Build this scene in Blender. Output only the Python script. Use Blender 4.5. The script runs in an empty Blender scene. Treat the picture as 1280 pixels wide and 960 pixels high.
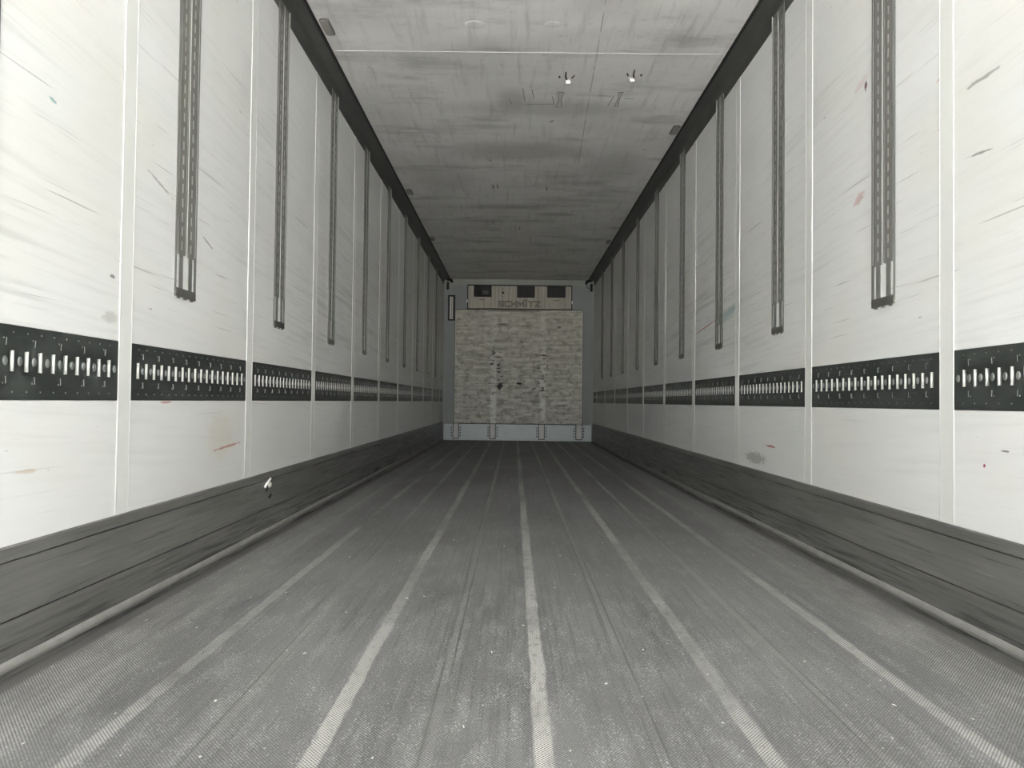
import bpy, bmesh, math, random
from mathutils import Vector, Matrix
random.seed(7)
sc = bpy.context.scene
C = sc.collection

# ------------------------------------------------------------------ camera
cam_d = bpy.data.cameras.new('camera')
cam = bpy.data.objects.new('camera', cam_d); C.objects.link(cam)
cam_d.sensor_fit = 'HORIZONTAL'; cam_d.sensor_width = 36.0
cam_d.lens = 980.0 / 1280.0 * 36.0
cam_d.clip_start = 0.02; cam_d.clip_end = 400
yaw, pitch, roll = -0.0028, 0.0221, 0.0114
cy_, sy_, cp_, sp_, cr_, sr_ = math.cos(yaw), math.sin(yaw), math.cos(pitch), math.sin(pitch), math.cos(roll), math.sin(roll)
fwd = Vector((sy_*cp_, cy_*cp_, sp_)); rgt = Vector((cy_, -sy_, 0)); up = rgt.cross(fwd)
r2 = cr_*rgt + sr_*up; u2 = -sr_*rgt + cr_*up
rot = Matrix((r2, u2, -fwd)).transposed()
cam.matrix_world = Matrix.Translation((-0.0634, 0, 0.6516)) @ rot.to_4x4()
sc.camera = cam

# ------------------------------------------------------------------ light
SKY_ZEN, SKY_HOR, SUN, EXPO = 3.4, 3.6, 30.0, 1.75
w = bpy.data.worlds.new('overcast_sky'); sc.world = w; w.use_nodes = True
nt = w.node_tree; nt.nodes.clear()
tc = nt.nodes.new('ShaderNodeTexCoord'); sx = nt.nodes.new('ShaderNodeSeparateXYZ')
nt.links.new(tc.outputs['Generated'], sx.inputs[0])
rm = nt.nodes.new('ShaderNodeMapRange'); rm.inputs['From Min'].default_value = 0.0; rm.inputs['From Max'].default_value = 0.35
rm.inputs['To Min'].default_value = SKY_HOR; rm.inputs['To Max'].default_value = SKY_ZEN
rm.interpolation_type = 'SMOOTHSTEP'
nt.links.new(sx.outputs['Z'], rm.inputs['Value'])
bg = nt.nodes.new('ShaderNodeBackground'); bg.inputs[0].default_value = (0.97, 0.99, 1.0, 1)
nt.links.new(rm.outputs[0], bg.inputs[1])
wo = nt.nodes.new('ShaderNodeOutputWorld'); nt.links.new(bg.outputs[0], wo.inputs[0])
sd = bpy.data.lights.new('sun', 'SUN'); sd.energy = SUN; sd.angle = 0.02; sd.color = (1.0, 0.985, 0.96)
so = bpy.data.objects.new('sun', sd); C.objects.link(so); so.location = (8, -4, 12)
so.rotation_euler = Vector((-0.45, -0.06, -1.0)).to_track_quat('-Z', 'Y').to_euler()     # high over the side of the trailer: lights the yard, never the hold
vs = sc.view_settings
vs.view_transform = 'Standard'; vs.look = 'None'; vs.gamma = 1; vs.use_curve_mapping = False
vs.exposure = EXPO

# ------------------------------------------------------------------ sizes
W = 1.23; H = 2.646; D = 12.80; R0 = -2.2
STEP = 1.1011
BT, BB = 0.8164, 0.6403          # rail band on the side walls
KH = 0.304                       # kick plate height
SEAM0 = {-1: 2.3404, 1: 2.3457}
TRK0 = {-1: 2.7536, 1: 2.7459}

# ------------------------------------------------------------------ node helper
class NT:
    def __init__(s, name):
        s.mat = bpy.data.materials.new(name); s.mat.use_nodes = True
        s.t = s.mat.node_tree
        s.b = s.t.nodes['Principled BSDF']
        s.tc = s.t.nodes.new('ShaderNodeTexCoord')
        s.sep = s.t.nodes.new('ShaderNodeSeparateXYZ'); s.t.links.new(s.tc.outputs['Object'], s.sep.inputs[0])
        s.x, s.y, s.z = s.sep.outputs
    def put(s, sock, v):
        if isinstance(v, (int, float)): sock.default_value = v
        elif isinstance(v, tuple): sock.default_value = v if len(v) == len(sock.default_value) else (*v, 1)
        else: s.t.links.new(v, sock)
    def m(s, op, a, b=0.0, c=0.0, clamp=False):
        n = s.t.nodes.new('ShaderNodeMath'); n.operation = op; n.use_clamp = clamp
        s.put(n.inputs[0], a); s.put(n.inputs[1], b); s.put(n.inputs[2], c); return n.outputs[0]
    def add(s, a, b): return s.m('ADD', a, b)
    def mul(s, a, b): return s.m('MULTIPLY', a, b)
    def sub(s, a, b): return s.m('SUBTRACT', a, b)
    def mx(s, a, b): return s.m('MAXIMUM', a, b)
    def vec(s, x, y, z=0.0):
        n = s.t.nodes.new('ShaderNodeCombineXYZ'); s.put(n.inputs[0], x); s.put(n.inputs[1], y); s.put(n.inputs[2], z); return n.outputs[0]
    def noise(s, v, scale=1.0, detail=2.0, rough=0.5):
        n = s.t.nodes.new('ShaderNodeTexNoise'); s.t.links.new(v, n.inputs['Vector'])
        n.inputs['Scale'].default_value = scale; n.inputs['Detail'].default_value = detail; n.inputs['Roughness'].default_value = rough
        return n.outputs['Fac']
    def rng(s, v, a, b, c=0.0, d=1.0, smooth=True):
        n = s.t.nodes.new('ShaderNodeMapRange'); n.interpolation_type = 'SMOOTHSTEP' if smooth else 'LINEAR'
        s.put(n.inputs['Value'], v); n.inputs['From Min'].default_value = a; n.inputs['From Max'].default_value = b
        n.inputs['To Min'].default_value = c; n.inputs['To Max'].default_value = d; return n.outputs[0]
    def band(s, v, c, h, soft):               # 1 within c +- h
        d = s.m('ABSOLUTE', s.sub(v, c)); return s.rng(d, h, h+soft, 1.0, 0.0)
    def mix(s, f, a, b):
        n = s.t.nodes.new('ShaderNodeMix'); n.data_type = 'RGBA'
        s.put(n.inputs[0], f); s.put(n.inputs[6], a); s.put(n.inputs[7], b); return n.outputs[2]
    def bump(s, h, dist=0.002, strength=1.0):
        n = s.t.nodes.new('ShaderNodeBump'); n.inputs['Strength'].default_value = strength; n.inputs['Distance'].default_value = dist
        s.put(n.inputs['Height'], h); s.t.links.new(n.outputs[0], s.b.inputs['Normal'])
    def out(s, col, rough=0.5, metal=0.0, spec=0.5):
        s.put(s.b.inputs['Base Color'], col); s.put(s.b.inputs['Roughness'], rough); s.put(s.b.inputs['Metallic'], metal)
        s.b.inputs['Specular IOR Level'].default_value = spec
        return s.mat

def simple(name, col, rough=0.5, metal=0.0, var=0.12, scale=30.0):
    n = NT(name)
    f = n.noise(n.tc.outputs['Object'], scale, 3)
    d = tuple(c*(1-var) for c in col); l = tuple(min(1, c*(1+var)) for c in col)
    return n.out(n.mix(f, d, l), rough, metal)

def wall_mat(name, marks):
    n = NT(name); y, z = n.y, n.z
    base = (0.785, 0.79, 0.77)
    big = n.noise(n.vec(0.0, n.mul(y, 0.8), n.mul(z, 1.6)), 1.0, 3)
    col = n.mix(n.rng(big, 0.35, 0.7), base, (0.82, 0.825, 0.81))
    yel = n.noise(n.vec(3.3, n.mul(y, 1.1), n.mul(z, 2.0)), 1.0, 2)
    col = n.mix(n.mul(n.rng(yel, 0.52, 0.75), 0.35), col, (0.79, 0.75, 0.67))
    zone = n.rng(n.m('ABSOLUTE', n.sub(z, 1.35)), 0.2, 0.85, 1.0, 0.25)
    patch = n.rng(n.noise(n.vec(7.7, n.mul(y, 0.7), n.mul(z, 1.5)), 1.0, 2), 0.38, 0.66)
    # long scuffs, running along the load and sloping slightly
    z1 = n.add(z, n.mul(y, 0.055)); z2 = n.add(z, n.mul(y, 0.012))
    s1 = n.rng(n.noise(n.vec(1.0, n.mul(y, 1.0), n.mul(z1, 34.0)), 1.0, 4, 0.6), 0.46, 0.74)
    s2 = n.rng(n.noise(n.vec(5.0, n.mul(y, 2.2), n.mul(z2, 42.0)), 1.0, 4, 0.62), 0.50, 0.76)
    s3 = n.rng(n.noise(n.vec(9.0, n.mul(y, 1.8), n.mul(z2, 120.0)), 1.0, 2, 0.5), 0.66, 0.74)
    sc1 = n.mul(n.mul(n.add(n.mul(s1, 0.8), n.mul(s2, 0.55)), zone), n.add(n.mul(patch, 0.8), 0.2))
    col = n.mix(n.m('MULTIPLY', sc1, 0.62, clamp=True), col, (0.37, 0.385, 0.36))
    col = n.mix(n.mul(n.mul(s3, n.add(zone, 0.25)), 0.45), col, (0.28, 0.28, 0.26))
    # short dark nicks
    nk = n.noise(n.vec(2.0, n.mul(y, 13.0), n.mul(z1, 60.0)), 1.0, 1)
    col = n.mix(n.mul(n.rng(nk, 0.79, 0.82), 0.55), col, (0.12, 0.12, 0.12))
    for (my, mz, ry, rz, slope, c, a) in marks:
        dy = n.m('DIVIDE', n.sub(y, my), ry)
        dz = n.m('DIVIDE', n.sub(n.sub(z, mz), n.mul(n.sub(y, my), slope)), rz)
        d = n.m('SQRT', n.add(n.mul(dy, dy), n.mul(dz, dz)))
        br = n.noise(n.vec(0.0, n.mul(y, 25.0), n.mul(z, 90.0)), 1.0, 3)
        f = n.m('MULTIPLY', n.rng(n.add(d, n.mul(n.sub(br, 0.5), 1.6)), 0.5, 1.1, 1.0, 0.0), a)
        col = n.mix(f, col, c)
    n.bump(n.add(n.noise(n.vec(0.0, n.mul(y, 2.5), n.mul(z, 2.5)), 1.0, 2), n.mul(n.noise(n.vec(0.0, n.mul(y, 60.0), n.mul(z, 60.0)), 1.0, 2), 0.02)), 0.02, 0.25)
    return n.out(col, n.rng(big, 0.3, 0.7, 0.34, 0.46), 0.0, 0.45)

RED = (0.45, 0.06, 0.05); GRY = (0.13, 0.13, 0.12); PUR = (0.13, 0.03, 0.05); TEAL = (0.2, 0.38, 0.38)
M = {}
M['wall_left'] = wall_mat('white_panel_left', [
    (3.20, 0.455, 0.16, 0.006, 0.06, RED, 0.8), (2.62, 0.635, 0.05, 0.005, 0.0, RED, 0.6),
    (3.12, 0.50, 0.16, 0.10, 0.0, (0.66, 0.58, 0.42), 0.25), (1.88, 0.47, 0.05, 0.006, 0.0, (0.55, 0.36, 0.22), 0.4),
    (1.95, 1.395, 0.02, 0.006, -0.2, TEAL, 0.8), (2.25, 0.88, 0.05, 0.02, 0.0, (0.4, 0.4, 0.36), 0.5),
    (2.26, 1.00, 0.018, 0.006, -0.2, GRY, 0.8), (2.55, 1.35, 0.10, 0.006, -0.25, GRY, 0.5), (2.95, 1.24, 0.07, 0.005, -0.3, GRY, 0.6)])
M['wall_right'] = wall_mat('white_panel_right', [
    (4.20, 0.365, 0.20, 0.035, 0.0, (0.2, 0.2, 0.18), 0.55), (3.95, 0.44, 0.09, 0.006, 0.02, RED, 0.9),
    (5.3, 1.17, 0.35, 0.006, -0.08, RED, 0.75), (4.75, 1.20, 0.28, 0.03, -0.1, TEAL, 0.55),
    (2.89, 1.84, 0.012, 0.022, 0.0, PUR, 0.95), (2.95, 1.43, 0.05, 0.02, -0.25, (0.60, 0.33, 0.33), 0.6),
    (2.93, 1.86, 0.07, 0.02, -0.2, (0.62, 0.45, 0.43), 0.4), (2.37, 1.66, 0.05, 0.005, -0.3, RED, 0.5),
    (2.16, 0.49, 0.006, 0.006, 0.0, (0.35, 0.02, 0.08), 1.0), (2.16, 1.565, 0.09, 0.007, 0.02, GRY, 0.6),
    (2.18, 1.36, 0.07, 0.004, 0.1, GRY, 0.7), (2.07, 0.535, 0.02, 0.003, 0.0, GRY, 0.8), (2.42, 0.79, 0.03, 0.01, 0.0, (0.66, 0.6, 0.33), 0.5)])

def ceiling_mat():
    n = NT('ceiling_skin'); x, y = n.x, n.y
    a = n.noise(n.vec(n.mul(x, 1.5), n.mul(y, 1.5), 0.0), 1.0, 4)
    b = n.noise(n.vec(n.mul(x, 1.0), n.mul(y, 3.2), 4.0), 1.0, 5, 0.65)
    c = n.noise(n.vec(n.mul(x, 22.0), n.mul(y, 1.8), 2.0), 1.0, 4, 0.6)
    e = n.noise(n.vec(n.mul(x, 14.0), n.mul(y, 14.0), 2.0), 1.0, 3, 0.6)
    col = n.mix(n.rng(a, 0.35, 0.68), (0.88, 0.865, 0.84), (0.80, 0.785, 0.755))
    col = n.mix(n.mul(n.rng(b, 0.48, 0.72), 0.6), col, (0.34, 0.335, 0.31))
    col = n.mix(n.mul(n.rng(c, 0.5, 0.75), 0.35), col, (0.33, 0.32, 0.29))
    col = n.mix(n.mul(n.rng(e, 0.58, 0.75), 0.22), col, (0.30, 0.29, 0.26))
    sp = n.noise(n.vec(n.mul(x, 9.0), n.mul(y, 5.0), 7.0), 1.0, 1)
    col = n.mix(n.mul(n.rng(sp, 0.78, 0.82), 0.5), col, (0.2, 0.19, 0.17))
    # a long scratch and a few smudged patches
    xl = n.add(x, n.mul(y, -0.03))
    ln = n.mul(n.band(xl, 0.255, 0.002, 0.003), n.rng(n.noise(n.vec(0.0, n.mul(y, 2.0), 0.0), 3.0, 3), 0.35, 0.55))
    ln = n.mul(ln, n.rng(y, 6.4, 6.8, 1.0, 0.0))
    col = n.mix(n.mul(ln, 0.6), col, (0.24, 0.22, 0.20))
    for (cx, cy, rx, ry, al) in [(0.1, 5.3, 0.75, 0.16, 0.35), (0.0, 6.2, 0.62, 0.25, 0.45), (0.75, 6.6, 0.3, 0.5, 0.35), (0.85, 4.4, 0.2, 0.25, 0.2), (-0.15, 8.0, 0.55, 0.12, 0.45), (0.35, 8.3, 0.2, 0.1, 0.5), (-0.1, 5.15, 0.12, 0.22, 0.45), (-0.7, 7.0, 0.3, 0.5, 0.25)]:
        dx = n.m('DIVIDE', n.sub(x, cx), rx); dy = n.m('DIVIDE', n.sub(y, cy), ry)
        d = n.m('SQRT', n.add(n.mul(dx, dx), n.mul(dy, dy)))
        f = n.rng(n.add(d, n.mul(n.sub(b, 0.5), 2.0)), 0.3, 1.2, 1.0, 0.0)
        col = n.mix(n.mul(f, al), col, (0.33, 0.32, 0.29))
    n.bump(n.add(n.noise(n.vec(n.mul(x, 2.0), n.mul(y, 2.2), 0.0), 1.0, 1), n.mul(c, 0.05)), 0.05, 0.5)
    return n.out(col, 0.42, 0.0, 0.4)
M['ceiling'] = ceiling_mat()

def floor_mat():
    n = NT('worn_tread_floor'); x, y = n.x, n.y
    P = 2*math.pi/0.0075
    g = n.mul(n.m('SINE', n.mul(x, P)), n.m('SINE', n.mul(y, P*0.8)))           # pimple grid
    rib = n.m('SINE', n.mul(x, 2*math.pi/0.006))
    big = n.noise(n.vec(n.mul(x, 2.0), n.mul(y, 1.2), 0.0), 1.0, 4)
    mid = n.noise(n.vec(n.mul(x, 26.0), n.mul(y, 5.0), 0.0), 1.0, 4, 0.65)
    lin = n.noise(n.vec(n.mul(x, 90.0), n.mul(y, 1.0), 3.0), 1.0, 3)
    fin = n.noise(n.vec(n.mul(x, 160.0), n.mul(y, 110.0), 3.0), 1.0, 2)
    col = n.mix(n.rng(big, 0.3, 0.7), (0.122, 0.121, 0.121), (0.180, 0.179, 0.181))
    col = n.mix(n.mul(n.rng(mid, 0.45, 0.75), 0.45), col, (0.30, 0.30, 0.30))
    col = n.mix(n.mul(n.rng(lin, 0.5, 0.66), 0.34), col, (0.07, 0.07, 0.068))
    tread = n.mul(n.rng(g, 0.25, 0.75), n.rng(fin, 0.35, 0.65))
    col = n.mix(n.mul(n.mul(tread, n.rng(mid, .35, .6, .55, 1.3)), 0.6), col, (0.52, 0.52, 0.52))
    col = n.mix(n.mul(n.rng(g, -0.3, -0.8), 0.45), col, (0.05, 0.05, 0.048))
    fl = n.noise(n.vec(n.mul(x, 210.0), n.mul(y, 95.0), 13.0), 1.0, 2, 0.7)
    col = n.mix(n.mul(n.rng(fl, 0.58, 0.68), n.rng(mid, .4, .62, .12, .7)), col, (0.55, 0.55, 0.56))
    for cx in (-0.64, -0.218, 0.218, 0.63):
        for e in (-1, 1):
            col = n.mix(n.mul(n.mul(n.band(x, cx+e*.011, .0012, .003), n.rng(n.noise(n.vec(cx*31.0, n.mul(y, .9), float(e)), 1.0, 2), .4, .55)), .6), col, (0.05, 0.05, 0.05))
    # worn lines over the cross beams' runners
    worn = None
    for cx, hw, st in [(-0.848, .013, .75), (-0.424, .014, .95), (0.0, .0135, 1.05), (0.417, .0145, .95), (0.845, .013, .95),
                       (-0.64, .012, .30), (-0.218, .010, .25), (0.218, .009, .3), (0.63, .009, .45), (1.03, .010, .2), (-1.03, .010, .2)]:
        wob = n.mul(n.sub(n.noise(n.vec(cx*9.0, n.mul(y, 1.1), 0.0), 1.0, 3), 0.5), 0.016)
        wob = n.add(wob, n.mul(n.sub(n.noise(n.vec(cx*5.0, n.mul(y, 9.0), n.mul(x, 60.0)), 1.0, 3, .7), 0.5), 0.016))
        f = n.band(n.add(x, wob), cx, hw, 0.008)
        wear = n.rng(n.noise(n.vec(cx*7.0, n.mul(y, 0.8), 1.0), 1.0, 5, 0.7), 0.36, 0.58, 0.25 if cx > -.8 else 0.0, 1.0)
        if st < 0.6:
            wear = n.mul(wear, n.rng(y, 3.5, 6.5, 0.6, 2.6))
        f = n.m('MULTIPLY', n.mul(f, wear), st)
        worn = f if worn is None else n.mx(worn, f)
    wcol = n.mix(n.rng(g, -0.45, 0.25), (0.085, 0.085, 0.085), (0.66, 0.65, 0.62))
    wcol = n.mix(n.mul(n.rng(n.noise(n.vec(n.mul(x, 60.0), n.mul(y, 22.0), 2.0), 1.0, 4, .7), .5, .65), .6), wcol, (0.2, 0.2, 0.195))
    wcol = n.mix(n.mul(n.rng(rib, 0.2, 0.9), 0.3), wcol, (0.25, 0.24, 0.22))
    col = n.mix(n.m('MULTIPLY', worn, 0.85, clamp=True), col, wcol)
    # edge bands: glints on the tread painted in as pale dots
    ax = n.m('ABSOLUTE', n.add(x, n.mul(n.sub(big, 0.5), 0.05)))
    ed = n.mul(n.band(ax, 1.09, 0.06, 0.10), n.rng(n.add(g, n.mul(n.sub(fin, .5), 1.2)), 0.2, 0.6))
    col = n.mix(n.mul(ed, n.rng(mid, 0.3, 0.6, 0.3, 0.8)), col, (0.62, 0.61, 0.58))
    ax2 = n.m('ABSOLUTE', x)
    gut = n.rng(ax2, 1.165, 1.185)
    col = n.mix(n.mul(gut, 0.85), col, (0.11, 0.105, 0.10))
    for cx in (0.200, -0.235, 0.44*2-0.0, ):
        col = n.mix(n.mul(n.mul(n.band(x, cx, 0.002, 0.004), n.rng(big, 0.4, 0.6)), 0.4), col, (0.05, 0.05, 0.05))
    sp = n.noise(n.vec(n.mul(x, 55.0), n.mul(y, 28.0), 9.0), 1.0, 1)
    col = n.mix(n.rng(sp, 0.765, 0.79), col, (0.72, 0.70, 0.66))
    dk = n.noise(n.vec(n.mul(x, 20.0), n.mul(y, 12.0), 19.0), 1.0, 1)
    col = n.mix(n.mul(n.rng(dk, 0.81, 0.83), 0.8), col, (0.05, 0.03, 0.03))
    n.bump(n.add(n.mul(g, 0.5), n.mul(worn, 0.5)), 0.0012, 0.55)
    return n.out(col, n.rng(mid, 0.3, 0.7, 0.48, 0.62), 0.0, 0.5)
M['floor'] = floor_mat()

def kick_mat():
    n = NT('scuffed_grey_plate'); y, z = n.y, n.z
    a = n.noise(n.vec(0.0, n.mul(y, 1.2), n.mul(z, 8.0)), 1.0, 4)
    b = n.noise(n.vec(4.0, n.mul(y, 2.2), n.mul(z, 75.0)), 1.0, 5, 0.65)
    col = n.mix(n.rng(a, 0.35, 0.65), (0.150, 0.149, 0.140), (0.195, 0.193, 0.182))
    low = n.rng(z, 0.05, 0.15, 1.0, 0.12)
    col = n.mix(n.mul(n.rng(b, 0.44, 0.66), low), col, (0.045, 0.045, 0.042))
    col = n.mix(n.mul(n.rng(b, 0.60, 0.70), 0.7), col, (0.05, 0.05, 0.046))
    c = n.noise(n.vec(8.0, n.mul(y, 3.0), n.mul(z, 110.0)), 1.0, 3)
    col = n.mix(n.mul(n.rng(c, 0.68, 0.76), 0.5), col, (0.42, 0.42, 0.40))
    v = n.noise(n.vec(8.0, n.mul(y, 70.0), n.mul(z, 3.0)), 1.0, 1)
    vv = n.mul(n.rng(v, 0.76, 0.80), n.rng(n.noise(n.vec(1.0, n.mul(y, 1.3), 0.0), 1.0, 1), 0.5, 0.6))
    col = n.mix(n.mul(n.mul(vv, n.rng(z, 0.12, 0.16, 1.0, 0.0)), 0.6), col, (0.4, 0.4, 0.38))
    return n.out(col, n.rng(b, 0.3, 0.7, 0.30, 0.5), 0.15, 0.5)
M['kick'] = kick_mat()

def board_mat():
    n = NT('scraped_board'); x, z = n.x, n.z
    a = n.noise(n.vec(n.mul(x, 2.2), 0.0, n.mul(z, 20.0)), 1.0, 5, 0.65)
    b = n.noise(n.vec(n.mul(x, 9.0), 1.0, n.mul(z, 13.0)), 1.0, 5, 0.7)
    c = n.noise(n.vec(n.mul(x, 45.0), 2.0, n.mul(z, 2.5)), 1.0, 4, 0.6)
    t = n.rng(z, 0.3, 2.1)
    col = n.mix(n.rng(a, 0.3, 0.7), (0.42, 0.405, 0.34), (0.78, 0.77, 0.67))
    col = n.mix(n.mul(n.rng(b, 0.45, 0.65), 0.75), col, (0.22, 0.205, 0.16))
    col = n.mix(n.mul(n.rng(c, 0.55, 0.75), 0.35), col, (0.28, 0.27, 0.22))
    col = n.mix(n.mul(t, 0.25), col, (0.52, 0.46, 0.34))
    pl = n.m('ABSOLUTE', n.sub(n.m('FRACT', n.mul(n.add(z, n.mul(n.sub(a, .5), .02)), 8.3)), .5))
    col = n.mix(n.mul(n.mul(n.rng(pl, .07, .0), n.rng(b, .35, .6)), .45), col, (0.16, 0.15, 0.12))
    pst = n.mx(n.band(x, -0.40, 0.030, 0.03), n.band(x, 0.40, 0.030, 0.03))
    col = n.mix(n.mul(n.mul(pst, n.rng(b, 0.7, 0.4)), n.rng(z, 1.7, 0.5, 0.2, 0.75)), col, (0.88, 0.89, 0.82))
    # gouges, thickest where the load rubbed at mid height
    g = n.noise(n.vec(n.mul(x, 11.0), 5.0, n.mul(z, 26.0)), 1.0, 3)
    near = n.add(n.mul(n.mul(n.mx(n.band(x, -0.36, 0.07, 0.15), n.band(x, 0.36, 0.07, 0.15)), n.band(z, 1.15, 0.25, 0.3)), 0.13), 0.0)
    col = n.mix(n.mul(n.rng(n.add(g, near), 0.69, 0.74), 0.85), col, (0.08, 0.075, 0.06))
    for (cx, cz, rx, rz) in [(-0.26, 1.90, 0.10, 0.02), (0.66, 1.86, 0.03, 0.02), (-0.10, 2.12, 0.5, 0.012), (0.05, 1.61, 0.04, 0.014), (0.7, 0.59, 0.12, 0.012)]:
        dx = n.m('DIVIDE', n.sub(x, cx), rx); dz = n.m('DIVIDE', n.sub(z, cz), rz)
        d = n.m('SQRT', n.add(n.mul(dx, dx), n.mul(dz, dz)))
        col = n.mix(n.mul(n.rng(n.add(d, n.mul(n.sub(b, 0.5), 2.0)), 0.6, 1.1, 1.0, 0.0), 0.8), col, (0.1, 0.085, 0.065))
    n.bump(a, 0.004, 0.4)
    return n.out(col, 0.6)
M['board'] = board_mat()

def brushed(name, c1, c2, kx=60.0, kz=1.5, rough=0.45, metal=0.0):
    n = NT(name)
    a = n.noise(n.vec(n.mul(n.x, kx), n.mul(n.y, kx), n.mul(n.z, kz)), 1.0, 4, 0.6)
    return n.out(n.mix(n.rng(a, 0.3, 0.7), c1, c2), rough, metal)
M['cover'] = brushed('brushed_beige_cover', (0.33, 0.295, 0.225), (0.50, 0.46, 0.37))
M['back'] = simple('grey_bulkhead', (0.27, 0.285, 0.27), 0.5, 0, 0.08, 3.0)
M['back_top'] = simple('pale_bulkhead_strip', (0.31, 0.32, 0.27), 0.5, 0, 0.06, 3.0)
M['back_kick'] = simple('pale_metal_kick', (0.31, 0.335, 0.33), 0.4, 0.2, 0.1, 8.0)
M['post'] = simple('grey_post', (0.34, 0.33, 0.31), 0.45, 0.3, 0.2, 14.0)
M['black'] = simple('black_rubber', (0.008, 0.008, 0.008), 0.6, 0, 0.2)
M['dark_void'] = simple('dark_grille', (0.02, 0.02, 0.018), 0.7, 0, 0.3)
M['grille'] = simple('black_wire_grille', (0.05, 0.05, 0.045), 0.5, 0.3, 0.3)
M['rail'] = simple('grey_perforated_rail', (0.20, 0.197, 0.18), 0.55, 0.1, 0.18, 22.0)
M['rail_edge'] = simple('bright_rail_edge', (0.50, 0.50, 0.47), 0.55, 0.1, 0.1, 22.0)
M['rail_dark'] = simple('dark_rail_flange', (0.10, 0.10, 0.092), 0.6, 0.0, 0.15, 22.0)
M['end'] = simple('rail_end_block', (0.11, 0.11, 0.10), 0.5, 0.1, 0.3, 40.0)
def plate_mat():
    n = NT('dark_green_grey_steel'); y, z = n.y, n.z
    a = n.noise(n.vec(0.0, n.mul(y, 9.0), n.mul(z, 22.0)), 1.0, 4)
    b = n.noise(n.vec(4.0, n.mul(y, 6.0), n.mul(z, 90.0)), 1.0, 3)
    col = n.mix(n.rng(a, 0.35, 0.7), (0.040, 0.046, 0.043), (0.075, 0.083, 0.078))
    col = n.mix(n.mul(n.rng(b, 0.6, 0.75), 0.35), col, (0.18, 0.19, 0.18))
    return n.out(col, n.rng(a, 0.3, 0.7, 0.34, 0.5), 0.3)
M['plate'] = plate_mat()
M['lit_lip'] = simple('lit_galvanised_lip', (0.80, 0.81, 0.76), 0.4, 0.25, 0.08, 60.0)  # pale tone carries the door light on the slot edges
M['boss'] = simple('worn_steel_boss', (0.33, 0.34, 0.33), 0.35, 0.5, 0.15, 60.0)
M['seam'] = simple('seam_strip_white', (0.78, 0.785, 0.75), 0.4, 0, 0.05, 4.0)
M['bead'] = simple('white_sealant', (0.82, 0.82, 0.79), 0.6, 0, 0.03, 9.0)
M['cove'] = simple('dark_cove', (0.075, 0.077, 0.070), 0.5, 0.0, 0.25, 6.0)
M['gutter'] = simple('worn_aluminium_edge', (0.27, 0.266, 0.25), 0.6, 0.0, 0.3, 18.0)
M['lens'] = simple('frosted_lamp_cover', (0.32, 0.31, 0.28), 0.35, 0, 0.06)
M['rim'] = simple('lamp_rim', (0.15, 0.14, 0.13), 0.4, 0.2, 0.1)
M['flake'] = simple('white_torn_skin', (0.95, 0.94, 0.9), 0.5, 0, 0.03)
M['smear'] = simple('ceiling_patch_skin', (0.60, 0.58, 0.54), 0.45, 0, 0.08, 50.0)
M['foam'] = simple('dark_gouge', (0.06, 0.055, 0.05), 0.8, 0, 0.3, 80.0)
M['pale'] = simple('pale_strip', (0.62, 0.60, 0.54), 0.4, 0, 0.08)
M['ground'] = simple('yard_concrete', (0.54, 0.54, 0.53), 0.85, 0, 0.15, 0.6)
M['outer'] = simple('trailer_outside', (0.6, 0.6, 0.6), 0.5)

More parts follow.
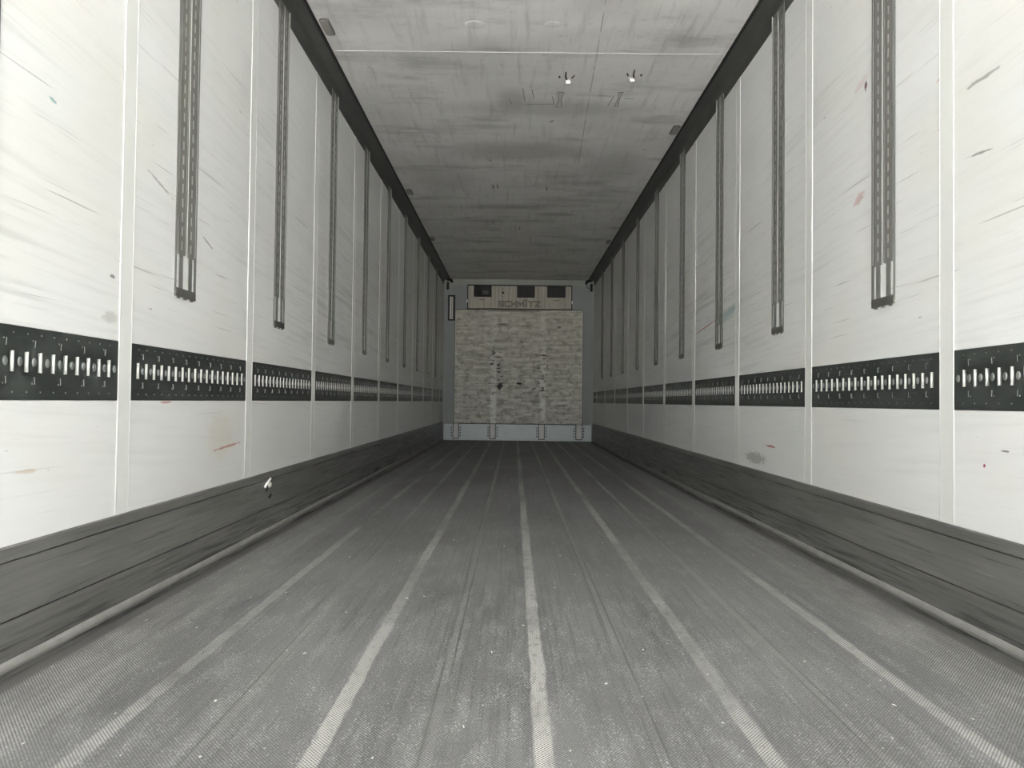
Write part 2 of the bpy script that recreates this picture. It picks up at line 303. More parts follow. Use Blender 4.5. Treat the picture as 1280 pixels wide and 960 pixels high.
# ------------------------------------------------------------------ mesh helpers
class MB:
    def __init__(s): s.bm = bmesh.new(); s.k = 0; s.mats = []
    def mat(s, m):
        if m not in s.mats: s.mats.append(m)
        s.k = s.mats.index(m); return s
    def face(s, pts, smooth=False):
        f = s.bm.faces.new([s.bm.verts.new(p) for p in pts]); f.material_index = s.k; f.smooth = smooth; return f
    def box(s, a, b):
        x0, x1 = sorted((a[0], b[0])); y0, y1 = sorted((a[1], b[1])); z0, z1 = sorted((a[2], b[2]))
        v = [s.bm.verts.new(p) for p in [(x0,y0,z0),(x1,y0,z0),(x1,y1,z0),(x0,y1,z0),(x0,y0,z1),(x1,y0,z1),(x1,y1,z1),(x0,y1,z1)]]
        for q in [(0,3,2,1),(4,5,6,7),(0,1,5,4),(1,2,6,5),(2,3,7,6),(3,0,4,7)]:
            f = s.bm.faces.new([v[i] for i in q]); f.material_index = s.k
        return s
    def prism(s, prof, axis, a, b, smooth=False):    # prof: 2-D loop in the other two axes (in x,y,z order)
        def P(u, w, t):
            l = [u, w]; l.insert(axis, t); return tuple(l)
        n = len(prof)
        va = [s.bm.verts.new(P(u, w, a)) for u, w in prof]; vb = [s.bm.verts.new(P(u, w, b)) for u, w in prof]
        fs = [s.bm.faces.new(va), s.bm.faces.new(list(reversed(vb)))]
        for i in range(n):
            f = s.bm.faces.new([va[i], vb[i], vb[(i+1) % n], va[(i+1) % n]]); f.smooth = smooth; fs.append(f)
        for f in fs: f.material_index = s.k
        return s
    def dome(s, c, nrm, r, h, seg=10, rings=3, ry=None):
        nrm = Vector(nrm).normalized(); c = Vector(c)
        t = Vector((0, 0, 1)) if abs(nrm.z) < .9 else Vector((0, 1, 0)); b = nrm.cross(t); ry = ry or r
        prev = None
        for i in range(rings):
            a = i/rings*math.pi/2; rr = math.cos(a); hh = math.sin(a)*h
            ring = [s.bm.verts.new(c + nrm*hh + b*(r*rr*math.cos(q)) + t*(ry*rr*math.sin(q))) for q in [j*2*math.pi/seg for j in range(seg)]]
            if prev:
                for j in range(seg):
                    f = s.bm.faces.new([prev[j], prev[(j+1) % seg], ring[(j+1) % seg], ring[j]]); f.smooth = True; f.material_index = s.k
            prev = ring
        top = s.bm.verts.new(c + nrm*h)
        for j in range(seg):
            f = s.bm.faces.new([prev[j], prev[(j+1) % seg], top]); f.smooth = True; f.material_index = s.k
        return s
    def tube(s, pts, r, seg=10):
        pts = [Vector(p) for p in pts]; prev = None
        for i, p in enumerate(pts):
            d = (pts[min(i+1, len(pts)-1)] - pts[max(i-1, 0)]).normalized()
            t = Vector((0, 0, 1)) if abs(d.z) < .9 else Vector((1, 0, 0))
            b = d.cross(t).normalized(); t2 = b.cross(d)
            ring = [s.bm.verts.new(p + b*(r*math.cos(q)) + t2*(r*math.sin(q))) for q in [j*2*math.pi/seg for j in range(seg)]]
            if prev:
                for j in range(seg):
                    f = s.bm.faces.new([prev[j], prev[(j+1) % seg], ring[(j+1) % seg], ring[j]]); f.smooth = True; f.material_index = s.k
            else:
                f = s.bm.faces.new(ring); f.material_index = s.k
            prev = ring
        f = s.bm.faces.new(prev); f.material_index = s.k
        return s
    def build(s, name, parent=None, bevel=0.0, loc=(0, 0, 0), recalc=True):
        if recalc: bmesh.ops.recalc_face_normals(s.bm, faces=s.bm.faces)
        me = bpy.data.meshes.new(name); s.bm.to_mesh(me); s.bm.free()
        for m in s.mats: me.materials.append(m)
        o = bpy.data.objects.new(name, me); C.objects.link(o); o.location = loc
        if parent: o.parent = parent
        if bevel:
            b = o.modifiers.new('bevel', 'BEVEL'); b.width = bevel; b.segments = 2; b.limit_method = 'ANGLE'
        return o

def perforated(mb, xf, xb, y0, y1, z0, z1, holes_y, hz, along='z'):
    """slab in the y-z plane between x=xf (front) and x=xb with rectangular holes; every hole is (y0,y1) x (z0,z1)"""
    ys = sorted({y0, y1, *[v for h in holes_y for v in h]}); zs = sorted({z0, z1, *[v for h in hz for v in h]})
    def hole(i, j):
        cy = (ys[i]+ys[i+1])/2; cz = (zs[j]+zs[j+1])/2
        return any(a < cy < b for a, b in holes_y) and any(a < cz < b for a, b in hz)
    bm = mb.bm
    vf = {}; vb = {}
    def gv(d, x, i, j):
        if (i, j) not in d: d[(i, j)] = bm.verts.new((x, ys[i], zs[j]))
        return d[(i, j)]
    ni, nj = len(ys)-1, len(zs)-1
    for i in range(ni):
        for j in range(nj):
            if hole(i, j): continue
            q = [(i, j), (i+1, j), (i+1, j+1), (i, j+1)]
            f = bm.faces.new([gv(vf, xf, *p) for p in q]); f.material_index = mb.k
            f = bm.faces.new([gv(vb, xb, *p) for p in reversed(q)]); f.material_index = mb.k
            for (di, dj, a, b) in [(-1, 0, q[3], q[0]), (1, 0, q[1], q[2]), (0, -1, q[0], q[1]), (0, 1, q[2], q[3])]:
                ii, jj = i+di, j+dj
                if ii < 0 or jj < 0 or ii >= ni or jj >= nj or hole(ii, jj):
                    f = bm.faces.new([gv(vf, xf, *b), gv(vf, xf, *a), gv(vb, xb, *a), gv(vb, xb, *b)]); f.material_index = mb.k

def tag(o, label=None, cat=None, group=None, kind=None):
    if label: o['label'] = label
    if cat: o['category'] = cat
    if group: o['group'] = group
    if kind: o['kind'] = kind
    return o
def struct(o, label, cat): return tag(o, label, cat, kind='structure')
def empty(name, loc):
    o = bpy.data.objects.new(name, None); C.objects.link(o); o.location = loc; o.empty_display_size = .1; return o
def copy_tree(o, parent=None):
    kids = KIDS.get(o.name, [])
    c = o.copy(); C.objects.link(c)
    if parent: c.parent = parent
    KIDS[c.name] = [copy_tree(k, c) for k in kids]
    return c
KIDS = {}

# ------------------------------------------------------------------ setting
b = MB().mat(M['ground']); b.box((-60, -80, -1.32), (60, 60, -1.30))
struct(b.build('ground'), 'pale concrete yard outside the open end', 'ground')

b = MB().mat(M['floor']); b.box((-1.30, R0, -0.04), (1.30, D+.06, 0))
struct(b.build('floor'), 'dark grey worn anti-slip load floor with pale rubbed lines', 'floor')

b = MB().mat(M['ceiling']); b.box((-1.31, R0, H), (1.31, D+.06, H+.06))
ceiling = struct(b.build('ceiling'), 'grey-white smudged ceiling skin', 'ceiling')

SIDE = {-1: 'left', 1: 'right'}
for s in (-1, 1):
    b = MB().mat(M['wall_'+SIDE[s]])
    b.box((s*W, R0, -0.04), (s*(W+.07), D+.06, BB)); b.box((s*W, R0, BT), (s*(W+.07), D+.06, H+.06))
    b.box((s*(W+.016), R0, BB-.001), (s*(W+.07), D+.06, BT+.001))
    struct(b.build('wall_'+SIDE[s]), 'white scuffed smooth side wall on the %s' % SIDE[s], 'wall')
    # kick plate: grooved grey sheet
    X = lambda t: s*(W-t)
    prof = [(X(-.001), -.001), (X(.010), -.001), (X(.010), .1315), (X(.002), .132), (X(.002), .1365), (X(.012), .137), (X(.010), .150), (X(.010), .2675), (X(.002), .268), (X(.002), .2725), (X(.012), .273), (X(.011), .280), (X(.010), KH-.003), (X(.006), KH), (X(-.001), KH)]
    b = MB().mat(M['kick']); b.prism(prof, 1, R0, D-.002)
    o = b.build('baseboard_'+SIDE[s]); struct(o, 'dark grey grooved scuff plate along the foot of the %s wall' % SIDE[s], 'baseboard')
    # rubbed aluminium edge at the floor
    prof = [(X(.009), -.001), (X(.009), .016), (X(.014), .019), (X(.016), .026), (X(.015), .034), (X(.012), .041), (X(.009), .043)]
    b = MB().mat(M['gutter']); b.prism(prof, 1, R0, D-.002)
    struct(b.build('trim_%d' % (1 if s < 0 else 2)), 'pale worn metal edge where floor meets the %s wall' % SIDE[s], 'trim')
    # cove: vertical leg on the wall, concave turn, flat flange under the ceiling
    zc = 2.5502; pr = [(X(-.001), zc), (X(.002), zc), (X(.003), zc+.012), (X(.003), 2.598)]
    for i in range(7):
        a = i/6*math.pi/2; pr.append((X(.003+.037*(1-math.cos(a))), 2.598+.034*math.sin(a)))
    pr += [(X(.088), 2.633), (X(.096), 2.636), (X(.096), H+.002), (X(-.001), H+.002)]
    b = MB().mat(M['cove']); b.prism(pr, 1, R0, D-.002)
    struct(b.build('trim_%d' % (3 if s < 0 else 4)), 'dark cove moulding between the %s wall and the ceiling' % SIDE[s], 'trim')
    b = MB().mat(M['black']); b.box((X(.096), R0, 2.632), (X(.106), D-.002, H+.002))
    struct(b.build('trim_%d' % (5 if s < 0 else 6), bevel=.002), 'thin black rubber edge of the %s ceiling cove' % SIDE[s], 'trim')
    # seam strips
    for k in range(-1, 10):
        yc = SEAM0[s] + k*STEP; hw = .0365
        b = MB().mat(M['seam']); b.box((s*(W+.017), yc-hw, KH-.002), (s*(W-.0018), yc+hw, 2.552))
        b.mat(M['bead'])
        for e in (-1, 1):
            ye = yc+e*hw
            b.prism([(s*(W+.001), ye-.0025), (s*(W-.0021), ye-.0016), (s*(W-.0027), ye), (s*(W-.0021), ye+.0016), (s*(W+.001), ye+.0025)], 2, KH, 2.551, True)
        idx = 7 + (k+1) + (11 if s > 0 else 0)
        struct(b.build('trim_%d' % idx), 'white panel joint strip with two bright sealed edges, %s wall' % SIDE[s], 'trim')

# front bulkhead
b = MB().mat(M['back']); b.box((-1.30, D, -.04), (1.30, D+.06, H-.10)); b.mat(M['back_top']).box((-1.30, D-.001, H-.10), (1.30, D+.06, H+.06))
b.mat(M['back']).box((-1.225, D-.006, .28), (-1.15, D, 2.54)); b.box((1.15, D-.006, .28), (1.225, D, 2.54))
struct(b.build('wall_back'), 'grey front bulkhead wall at the far end', 'wall')
b = MB().mat(M['back_kick'])
b.box((-1.205, D-.022, .012), (1.205, D-.001, .276)); b.box((-1.205, D-.026, .262), (1.205, D-.001, .276)); b.box((-1.205, D-.024, .118), (1.205, D-.001, .126))
b.mat(M['black']).box((-1.215, D-.020, -.001), (1.215, D-.001, .012)); b.box((-1.217, D-.010, 0), (-1.205, D-.001, .28)); b.box((1.205, D-.010, 0), (1.217, D-.001, .28))
struct(b.build('baseboard_back'), 'pale metal kick panel along the foot of the far bulkhead', 'baseboard')

# ceiling joint, dents and damage
b = MB().mat(M['bead']); b.prism([(4.44-.004, H+.001), (4.44-.0025, H-.0015), (4.44+.0025, H-.0015), (4.44+.004, H+.001)], 0, -1.12, 1.12)
struct(b.build('trim_29'), 'thin pale joint line crossing the ceiling', 'trim')
for (x, y, r, h) in [(-.294, 4.11, .055, .010), (.118, 4.10, .045, .010)]:
    b = MB().mat(M['ceiling']); b.dome((x, y, H+.0005), (0, 0, -1), r, h*.4, 24, 6, r*.8); b.build('dent', ceiling)
def flat_poly(b, pts, z0=H-.0015, z1=H+.002): b.prism(pts, 2, z1, z0)
def torn(x, y, fl):
    b = MB().mat(M['foam'])
    flat_poly(b, [(x-.012, y-.10), (x-.004, y-.11), (x+.000, y-.04), (x+.018, y+.05), (x+.010, y+.055), (x-.010, y-.03)])
    flat_poly(b, [(x-.05*fl, y-.03), (x-.043*fl, y-.05), (x-.036*fl, y-.03), (x-.04*fl, y-.01)], H-.0025)
    flat_poly(b, [(x+.03*fl, y-.02), (x+.045*fl, y-.06), (x+.050*fl, y-.055), (x+.038*fl, y-.01)], H-.0025)
    b.build('gouge', ceiling)
    b = MB().mat(M['flake'])
    # a curled flake hanging from the near edge of the gouge
    for q in range(5):
        a0, a1 = q/5*1.3, (q+1)/5*1.3
        P = lambda a: (y+.03-.10*math.sin(a)*.6, H-.055*(1-math.cos(a))-.001)
        (ya, za), (yb, zb) = P(a0), P(a1); xx = x+.010*fl
        b.face([(xx-.016, ya, za), (xx+.016, ya, za), (xx+.013, yb, zb), (xx-.013, yb, zb)])
    o = b.build('torn_flake', ceiling); m = o.modifiers.new('s', 'SOLIDIFY'); m.thickness = .0015
torn(.236, 4.80, 1); torn(.645, 4.76, -1)
for (x, y, ln, w) in [(.217, 5.14, .26, .018), (.602, 5.12, .25, .012)]:
    b = MB().mat(M['foam'])
    flat_poly(b, [(x-w-.003, y-ln/2), (x+w+.003, y-ln/2), (x+w*.6, y), (x+w+.003, y+ln/2), (x-w-.003, y+ln/2), (x-w*.3-.003, y)], H-.001)
    b.mat(M['smear']); flat_poly(b, [(x-w, y-ln/2+.006), (x+w, y-ln/2+.006), (x+w*.6-.003, y), (x+w, y+ln/2-.006), (x-w, y+ln/2-.006), (x-w*.3, y)], H-.002)
    b.build('patch', ceiling)
M['scrape'] = simple('grey_scrape', (0.22, 0.21, 0.20), 0.7)
b = MB().mat(M['scrape'])
for (x0, y0, x1, y1) in [(-.03, 4.95, -.015, 5.16), (.03, 4.97, .045, 5.12), (.165, 5.08, .185, 5.24), (.565, 5.05, .545, 5.24), (.640, 5.10, .70, 5.105), (-.01, 5.22, .175, 5.21), (-.12, 5.12, -.10, 5.22), (.46, 5.06, .55, 5.065)]:
    d = Vector((x1-x0, y1-y0)); nn = Vector((-d.y, d.x)).normalized()*.0022
    flat_poly(b, [(x0-nn.x, y0-nn.y), (x1-nn.x, y1-nn.y), (x1+nn.x, y1+nn.y), (x0+nn.x, y0+nn.y)], H-.0008)
for (x, y) in [(.22, 7.3), (-.02, 9.0), (-.28, 7.25), (-.24, 7.25), (-.32, 8.7)]:
    flat_poly(b, [(x-.006, y-.06), (x+.004, y-.07), (x+.008, y+.05), (x-.002, y+.07)], H-.0008)
b.build('scratch', ceiling)

# ------------------------------------------------------------------ ceiling lamps
def lamp(x, y, label, sz=1.0):
    t = empty('ceiling_lamp', (x, y, H)); tag(t, label, 'lamp', 'small oblong lamps along the ceiling edges')
    def rr(w, l, r):
        p = []
        for (cx, cy, a0) in [(w-r, l-r, 0), (-w+r, l-r, 90), (-w+r, -l+r, 180), (w-r, -l+r, 270)]:
            for q in range(5):
                a = math.radians(a0+q*22.5); p.append((cx+r*math.cos(a), cy+r*math.sin(a)))
        return p
    b = MB().mat(M['rim']); b.prism(rr(.026, .092, .018), 2, .001, -.007); b.build('rim', t, .001)
    b = MB().mat(M['lens']); b.prism(rr(.021, .086, .015), 2, -.0065, -.011); b.build('lens', t, .002)
lamp(-1.085, 4.15, 'oblong lamp above the left wall, nearest the camera')
lamp(-1.085, 7.46, 'oblong lamp in the ceiling over the left wall, halfway along')
lamp(-1.095, 9.62, 'small oblong lamp at the left ceiling edge, farthest from the camera')
lamp(1.087, 5.68, 'oblong lamp above the right wall, nearer of the two there')
lamp(1.085, 9.70, 'small oblong lamp at the right ceiling edge, near the far bulkhead')

# ------------------------------------------------------------------ vertical rails
ORD = ['nearest the camera', 'second from the camera', 'third from the camera', 'fourth from the camera', 'fifth from the camera', 'sixth from the camera',
       'seventh from the camera', 'eighth from the camera', 'ninth from the camera', 'tenth from the camera', 'eleventh from the camera', 'twelfth from the camera']
def vertical_rail(s):
    # local frame: origin on the wall face at the rail's foot; s = side sign, so -s points into the hold
    t = empty('vertical_rail', (s*W, 0, 1.005)); K = []
    top = 2.628-1.005
    X = lambda d: -s*d
    for e in (-1, 1):        # thin flanges on both outer edges
        b = MB().mat(M['rail_dark']); b.box((X(-.001), e*.0835, .012), (X(.0035), e*.0745, top-.004)); b.box((X(.0034), e*.0835, .012), (X(.0062), e*.0805, top-.004)); b.mat(M['rail_edge']).box((X(.0034), e*.0785, .15), (X(.0040), e*.0750, top-.004))
        K.append(b.build('side_flange', t))
    for e in (-1, 1):        # slotted rails; narrower foot below the slots
        yc = e*.038
        holes = [(.160+i*.05, .160+i*.05+.031) for i in range(29)]
        b = MB().mat(M['rail'])
        perforated(b, X(.0042), X(.0034), yc-.028, yc+.028, .143, top, [(yc-.0055, yc+.0055)], holes)
        b.mat(M['rail']).box((X(-.001), yc-.028, .143), (X(.0036), yc-.0265, top)); b.box((X(-.001), yc+.0265, .143), (X(.0036), yc+.028, top))
        b.box((X(-.001), yc-.015, .015), (X(.0036), yc+.015, .145))
        K.append(b.build('slotted_rail', t))
        b = MB().mat(M['rail_edge'])                       # pale liner seen through the slots
        b.box((X(.0005), yc-.020, .15), (X(.0026), yc+.020, top-.004)); K.append(b.build('liner', t))
    for e in (-1, 1):
        b = MB().mat(M['rail_edge']); b.box((X(-.001), e*.0095, .146), (X(.0044), e*.0065, top)); K.append(b.build('divider', t))
    b = MB().mat(M['rail_dark']); b.box((X(-.001), -.0064, .148), (X(.0015), .0064, top)); K.append(b.build('groove', t))
    b = MB().mat(M['end']); b.box((X(-.001), -.083, -.004), (X(.007), .083, .026))
    for yy in (-.055, .0, .055): b.box((X(-.001), yy-.009, -.010), (X(.006), yy+.009, -.003))
    K.append(b.build('end_block', t, .0012))
    b = MB().mat(M['rail_edge'])                      # bright return of the far flange over the cove
    b.box((X(.0), .0838, 1.50), (X(.0085), .0870, top+.0)); K.append(b.build('top_tab', t))
    KIDS[t.name] = K
    return t
for s in (-1, 1):
    proto = vertical_rail(s); first = True; n0 = -1 if s < 0 else 0; rank = 0
    for i in range(n0, 9):
        o = proto if first else copy_tree(proto); first = False
        o.location = (s*W, TRK0[s]+i*STEP, 1.005)
        if i == -1: lab = 'slotted vertical rail at the left picture edge, only its sliver showing'
        else:
            lab = 'grey double slotted vertical rail on the %s wall, %s' % (SIDE[s], ['first whole one from the camera', 'second whole one from the camera', 'third whole one from the camera', 'fourth whole one from the camera', 'fifth whole one from the camera', 'sixth whole one from the camera', 'seventh whole one from the camera', 'eighth whole one from the camera', 'last one before the far bulkhead'][i])
        tag(o, lab, 'rail', 'vertical slotted rails on the %s wall' % SIDE[s])

# ------------------------------------------------------------------ horizontal lashing plates
PITCH = .0545; ZB = .7325
def bar_mesh(s):
    b = MB().mat(M['lit_lip'])
    # rounded lip on the slot's far edge, light from the open end painted in
    x0, x1 = s*(W+.0075), s*(W-.0008)
    b.prism([(x0, -.003), ((x0+x1)/2, -.0045), (x1, -.002), (x1, .002), (x0, .003)], 2, -.0245, .0245, True)
    return b.build('lit_slot_lip')
def lash_plate(s, L, nb, full=True):
    t = empty('lashing_plate', (0, 0, 0)); K = []
    y0, y1 = -L/2, L/2
    ys = [(i-(nb-1)/2)*PITCH for i in range(nb)]
    b = MB().mat(M['plate'])
    holes = [(y-.013, y+.0075) for y in ys]
    perforated(b, s*(W-.0005), s*(W+.004), y0, y1, BB+.001-ZB, BT-.001-ZB, holes, [(-.027, .027)])
    fr = s*(W-.0006); nrm = (-s, 0, 0)
    b.mat(M['black']); b.box((s*(W+.0075), y0, -.04), (s*(W+.0158), y1, .04))
    b.mat(M['boss'])
    for i, y in enumerate(ys):
        ym = y + PITCH/2
        if ym < y1-.012: b.dome((fr, ym, 0), nrm, .0095, .0025, 12, 3, .0115)
        for zz in (-.072, .067): b.dome((fr, y, zz), nrm, .0022, .0015, 6, 2)
    for i, y in enumerate(ys[:-1]):
        if i % 2 == 0:
            ym = y + PITCH/2
            for e in (-1, 1):
                z = e*.044
                b.mat(M['boss']); b.prism([(ym+.0005, z+e*.009), (ym+.0022, z+e*.009), (ym+.0008, z-e*.008), (ym-.0002, z-e*.008)], 0, fr, fr-s*.0025)
                b.dome((fr, ym-.006, z+e*.008), nrm, .0022, .0015, 7, 2)
                b.mat(M['black']); b.prism([(ym-.006, z+e*.009), (ym, z+e*.009), (ym-.0005, z-e*.007), (ym-.002, z-e*.007)], 0, fr, fr-s*.0010)
    K.append(b.build('plate', t))
    for y in ys:
        o = BAR[s].copy(); C.objects.link(o); o.parent = t; o.location = (0, y+.0035, 0); K.append(o)
    KIDS[t.name] = K
    return t
BAR = {}
LABS = ['nearest the camera', 'second from the camera', 'third from the camera', 'fourth from the camera', 'fifth from the camera', 'sixth from the camera', 'seventh from the camera', 'eighth from the camera', 'ninth from the camera', 'next to last before the far bulkhead', 'short one against the far bulkhead']
for s in (-1, 1):
    BAR[s] = bar_mesh(s)
    proto = lash_plate(s, STEP-.073-.004, 18); first = True
    for k in range(0, 11):
        ya = SEAM0[s] + (k-1)*STEP
        if k < 10:
            o = proto if first else copy_tree(proto); first = False
            yc = ya + STEP/2
        else:
            ye = D-.008; L = ye-(ya+.0385); o = lash_plate(s, L, int((L-.05)/PITCH)+1); yc = (ye+ya+.0385)/2
        o.location = (0, yc, ZB)
        tag(o, 'dark slotted lashing plate in the %s wall band, %s' % (SIDE[s], LABS[k]), 'lashing plate', 'dark lashing plates in the %s wall' % SIDE[s])
    bpy.data.objects.remove(BAR[s])

# ------------------------------------------------------------------ things on the bulkhead
YB = D
# standing board
bd = empty('bulkhead_board', (0, YB-.07, .29)); tag(bd, 'large scraped pale board on the far bulkhead', 'board')
def child(mb, name, parent, bevel=0.0):
    o = mb.build(name, None, bevel); o.parent = parent; o.matrix_parent_inverse = Matrix.Translation(parent.location).inverted(); return o
b = MB().mat(M['board']); b.box((-1.033, YB-.085, .290), (1.040, YB-.062, 2.135)); child(b, 'panel', bd, .002)
for xa, xb in [(1.022, 1.036), (-1.030, -1.022)]:
    b = MB().mat(M['pale']); b.box((xa, YB-.0865, .292), (xb, YB-.084, 2.13)); child(b, 'edge_strip', bd)
b = MB().mat(M['black']); b.box((-1.04, YB-.080, 2.135), (1.046, YB-.062, 2.143)); b.box((-.94, YB-.080, .280), (.95, YB-.062, .290)); b.box((1.040, YB-.080, .29), (1.046, YB-.062, 2.143)); b.box((-1.040, YB-.080, .29), (-1.033, YB-.062, 2.143)); child(b, 'seal', bd)
b = MB().mat(M['foam']); b.prism([(-.293-.055, .892), (-.293, .955), (-.293+.052, .905), (-.293-.01, .828)], 1, YB-.0865, YB-.084); child(b, 'sticker', bd)
b = MB().mat(M['black']); b.box((-.022, YB-.0875, .925), (.052, YB-.084, .955)); child(b, 'slot', bd)
for x0, x1 in [(-1.055, -.955), (-.457, -.355), (.335, .440), (.942, 1.052)]:
    b = MB().mat(M['post']); b.box((x0+.012, YB-.062, .046), (x1-.012, YB-.001, .60))
    b.mat(M['black']); b.box((x0, YB-.052, .038), (x0+.012, YB-.0205, .30)); b.box((x1-.012, YB-.052, .038), (x1, YB-.0205, .30)); b.box((x0, YB-.055, .034), (x1, YB-.0205, .046))
    for zz in (.085, .13, .175, .22):
        for xr in (x0-.022, x1+.022): b.dome((xr, YB-.022, zz), (0, -1, 0), .011, .006, 8, 2)
    child(b, 'support_post', bd)

# air unit above the board
UX0, UX1, UZ0, UZ1 = -.822, .842, 2.15, 2.528; UY = YB-.16
un = empty('air_unit', (0, YB, 2.15)); tag(un, 'beige air unit cover with three dark openings above the board', 'air unit')
V = [(-.733, -.444, 2.335), (-.035, .254, 2.329), (.454, .750, 2.335)]
b = MB().mat(M['cover'])
xs = [UX0]
for a, c, z in V:
    b.box((xs[-1], UY, UZ0), (a, UY+.012, UZ1-.012)); b.box((a, UY, UZ0), (c, UY+.012, z)); xs.append(c)
b.box((xs[-1], UY, UZ0), (UX1, UY+.012, UZ1-.012))
b.box((UX0, UY+.012, UZ0), (UX0+.01, YB-.001, UZ1)); b.box((UX1-.01, UY+.012, UZ0), (UX1, YB-.001, UZ1)); b.box((UX0, UY+.012, UZ0), (UX1, YB-.001, UZ0+.01))
child(b, 'cover', un)
b = MB().mat(M['black']); b.box((UX0-.016, UY-.003, UZ1-.012), (UX1+.016, YB-.001, UZ1+.006)); b.box((UX0-.016, UY-.003, UZ0), (UX0, YB-.001, UZ1)); b.box((UX1, UY-.003, UZ0), (UX1+.016, YB-.001, UZ1))
child(b, 'frame', un)
for a, c, z in V:
    b = MB().mat(M['dark_void']); b.box((a-.004, UY+.060, z-.03), (c+.004, UY+.066, UZ1-.01))
    b.box((a-.006, UY+.0125, z-.012), (c+.006, UY+.06, z-.004))
    b.mat(M['grille'])
    for q in range(1, 8): xx = a+(c-a)*q/8; b.box((xx-.002, UY+.030, z), (xx+.002, UY+.034, UZ1-.012))
    for q in range(1, 4): zz = z+(UZ1-z)*q/4; b.box((a, UY+.028, zz-.002), (c, UY+.031, zz+.002))
    child(b, 'opening', un)
b = MB().mat(M['rail_dark']); b.box((-.60, UY+.040, 2.38), (-.50, UY+.058, 2.45)); child(b, 'inner_plate', un)
b = MB().mat(M['black'])
for (x, z, w) in [(-.60, 2.292, .045), (.10, 2.290, .045), (.60, 2.288, .045)]: b.box((x-w, UY-.001, z-.004), (x+w, UY+.005, z+.004))
b.prism([(-.285, 2.390), (-.235, 2.390), (-.260, 2.440)], 1, UY-.001, UY+.002)
b.box((-.267, UY-.001, 2.335), (-.253, UY+.002, 2.347)); b.box((-.267, UY-.001, 2.470), (-.253, UY+.002, 2.478))
child(b, 'markings', un)
b = MB().mat(M['flake']); b.box((UX0-.022, UY-.006, 2.24), (UX0-.010, UY+.006, 2.29)); b.box((UX1+.010, UY-.006, 2.235), (UX1+.022, UY+.006, 2.285)); child(b, 'clip', un)
# raised outlined word on the cover, built from strokes on a 1 x 1 cell
GL = {'S': [(1,1,0,1),(0,1,0,.5),(0,.5,1,.5),(1,.5,1,0),(1,0,0,0)], 'C': [(1,1,0,1),(0,1,0,0),(0,0,1,0)], 'H': [(0,0,0,1),(1,0,1,1),(0,.5,1,.5)],
      'M': [(0,0,0,1),(0,1,.5,.35),(.5,.35,1,1),(1,1,1,0)], 'I': [(.5,0,.5,1)], 'T': [(0,1,1,1),(.5,1,.5,0)], 'Z': [(0,1,1,1),(1,1,0,0),(0,0,1,0)]}
def word(b, txt, x0, x1, z0, z1, wd, ya, yb):
    adv = [.35 if c == 'I' else (1.25 if c == 'M' else 1.0) for c in txt]; gap = .50
    k = (x1-x0)/(sum(adv)+gap*(len(txt)-1)); x = x0
    for q, (c, a) in enumerate(zip(txt, adv)):
        for (u0, v0, u1, v1) in GL[c]:
            if c == 'I': u0 = u1 = .5
            p = Vector((x+u0*a*k, z0+v0*(z1-z0))); r_ = Vector((x+u1*a*k, z0+v1*(z1-z0)))
            d = (r_-p).normalized(); n_ = Vector((-d.y, d.x))*wd/2; e = d*wd/2; f = .0002*(q % 2)
            b.prism([tuple(p-e-n_), tuple(r_+e-n_), tuple(r_+e+n_), tuple(p-e+n_)], 1, ya, yb-f)
        x += (a+gap)*k
b = MB().mat(M['foam']); word(b, 'SCHMITZ', -.325, .333, 2.187, 2.263, .023, UY, UY-.002); child(b, 'lettering_outline', un)
b = MB().mat(M['cover']); word(b, 'SCHMITZ', -.325, .333, 2.187, 2.263, .007, UY, UY-.005); child(b, 'lettering', un)

# framed slot left of the board
sl = empty('wall_slot', (-1.10, YB, 1.955)); tag(sl, 'black framed upright slot with pale strip, left of the board', 'wall fitting')
b = MB().mat(M['black'])
x0, x1, z0, z1 = -1.160, -1.042, 1.958, 2.376
b.box((x0, YB-.04, z0), (x0+.022, YB-.001, z1)); b.box((x1-.022, YB-.04, z0), (x1, YB-.001, z1)); b.box((x0, YB-.04, z1-.022), (x1, YB-.001, z1)); b.box((x0, YB-.04, z0), (x1, YB-.001, z0+.022)); b.box((x0, YB-.012, z0), (x1, YB-.001, z1)); child(b, 'frame', sl)
b = MB().mat(M['pale']); b.box((x0+.030, YB-.034, z0+.028), (x1-.036, YB-.010, z1-.028)); b.mat(M['grille']).box((x1-.058, YB-.036, z0+.04), (x1-.052, YB-.012, z1-.04)); child(b, 'strip', sl)

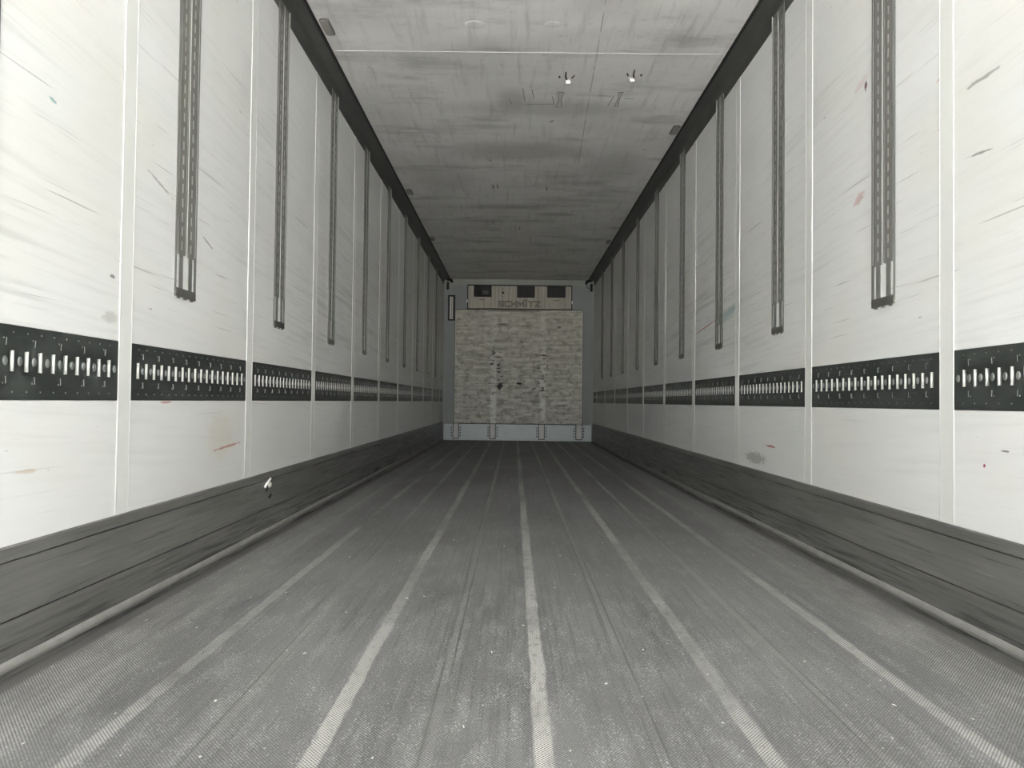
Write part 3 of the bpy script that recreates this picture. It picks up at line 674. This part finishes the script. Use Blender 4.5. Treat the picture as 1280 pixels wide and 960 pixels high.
# fittings in the two far top corners
def capsule(x, z, lab):
    t = empty('cable_clip', (x, YB, z)); tag(t, lab, 'cable clip')
    b = MB().mat(M['black']); b.tube([(x, YB-.026, z-.055), (x, YB-.026, z-.047), (x, YB-.026, z+.047), (x, YB-.026, z+.055)], .019, 12); b.dome((x, YB-.026, z+.052), (0, 0, 1), .019, .015); b.dome((x, YB-.026, z-.052), (0, 0, -1), .019, .015)
    child(b, 'body', t)
    b = MB().mat(M['black']); b.box((x-.014, YB-.012, z-.02), (x+.014, YB-.0005, z+.02)); child(b, 'foot', t)
capsule(-1.166, 2.530, 'black capsule-shaped clip on the bulkhead, top left corner')
capsule(1.183, 2.520, 'black capsule-shaped clip on the bulkhead, top right corner')
def plug(x, y, lab, s, cable):
    t = empty('cable_plug', (x, y, 2.62)); tag(t, lab, 'plug')
    b = MB().mat(M['black']); b.tube([(x+s*.05, y+.02, 2.628), (x+s*.01, y, 2.622), (x-s*.025, y-.03, 2.600), (x-s*.035, y-.035, 2.575)], .024, 12)
    b.dome((x-s*.035, y-.035, 2.575), (0, 0, -1), .024, .015)
    child(b, 'body', t)
    if cable:
        b = MB().mat(M['grille']); b.tube([(x-s*.035, y-.03, 2.57), (x-s*.034, y-.02, 2.545), (x-s*.02, y, 2.515), (x+s*.01, y+.02, 2.498), (x+s*.045, YB-.030, 2.492), (x+s*.06, YB-.028, 2.495)], .004, 6); child(b, 'cable', t)
plug(1.120, YB-.10, 'black bent plug with thin cable under the right ceiling corner', 1, True)
plug(-1.125, YB-.10, 'black bent plug under the left ceiling corner', -1, False)

# torn clip on the left kick plate
cl = empty('broken_clip', (-W+.010, 3.69, .25)); tag(cl, 'small torn pale clip stuck on the left kick plate', 'clip')
b = MB().mat(M['flake'])
b.tube([(-W+.012, 3.655, .236), (-W+.018, 3.662, .254), (-W+.020, 3.69, .266), (-W+.016, 3.72, .270), (-W+.011, 3.735, .272)], .006, 8); child(b, 'curl', cl)
b = MB().mat(M['pale']); b.dome((-W+.010, 3.725, .243), (1, 0, 0), .016, .012, 10, 3); child(b, 'stud', cl)
b = MB().mat(M['foam']); b.prism([(3.71, .185), (3.735, .175), (3.765, .188), (3.76, .200), (3.73, .196)], 0, -W+.0095, -W+.0112); b.dome((-W+.010, 3.685, .233), (1, 0, 0), .020, .004, 10, 3); child(b, 'hole', cl)
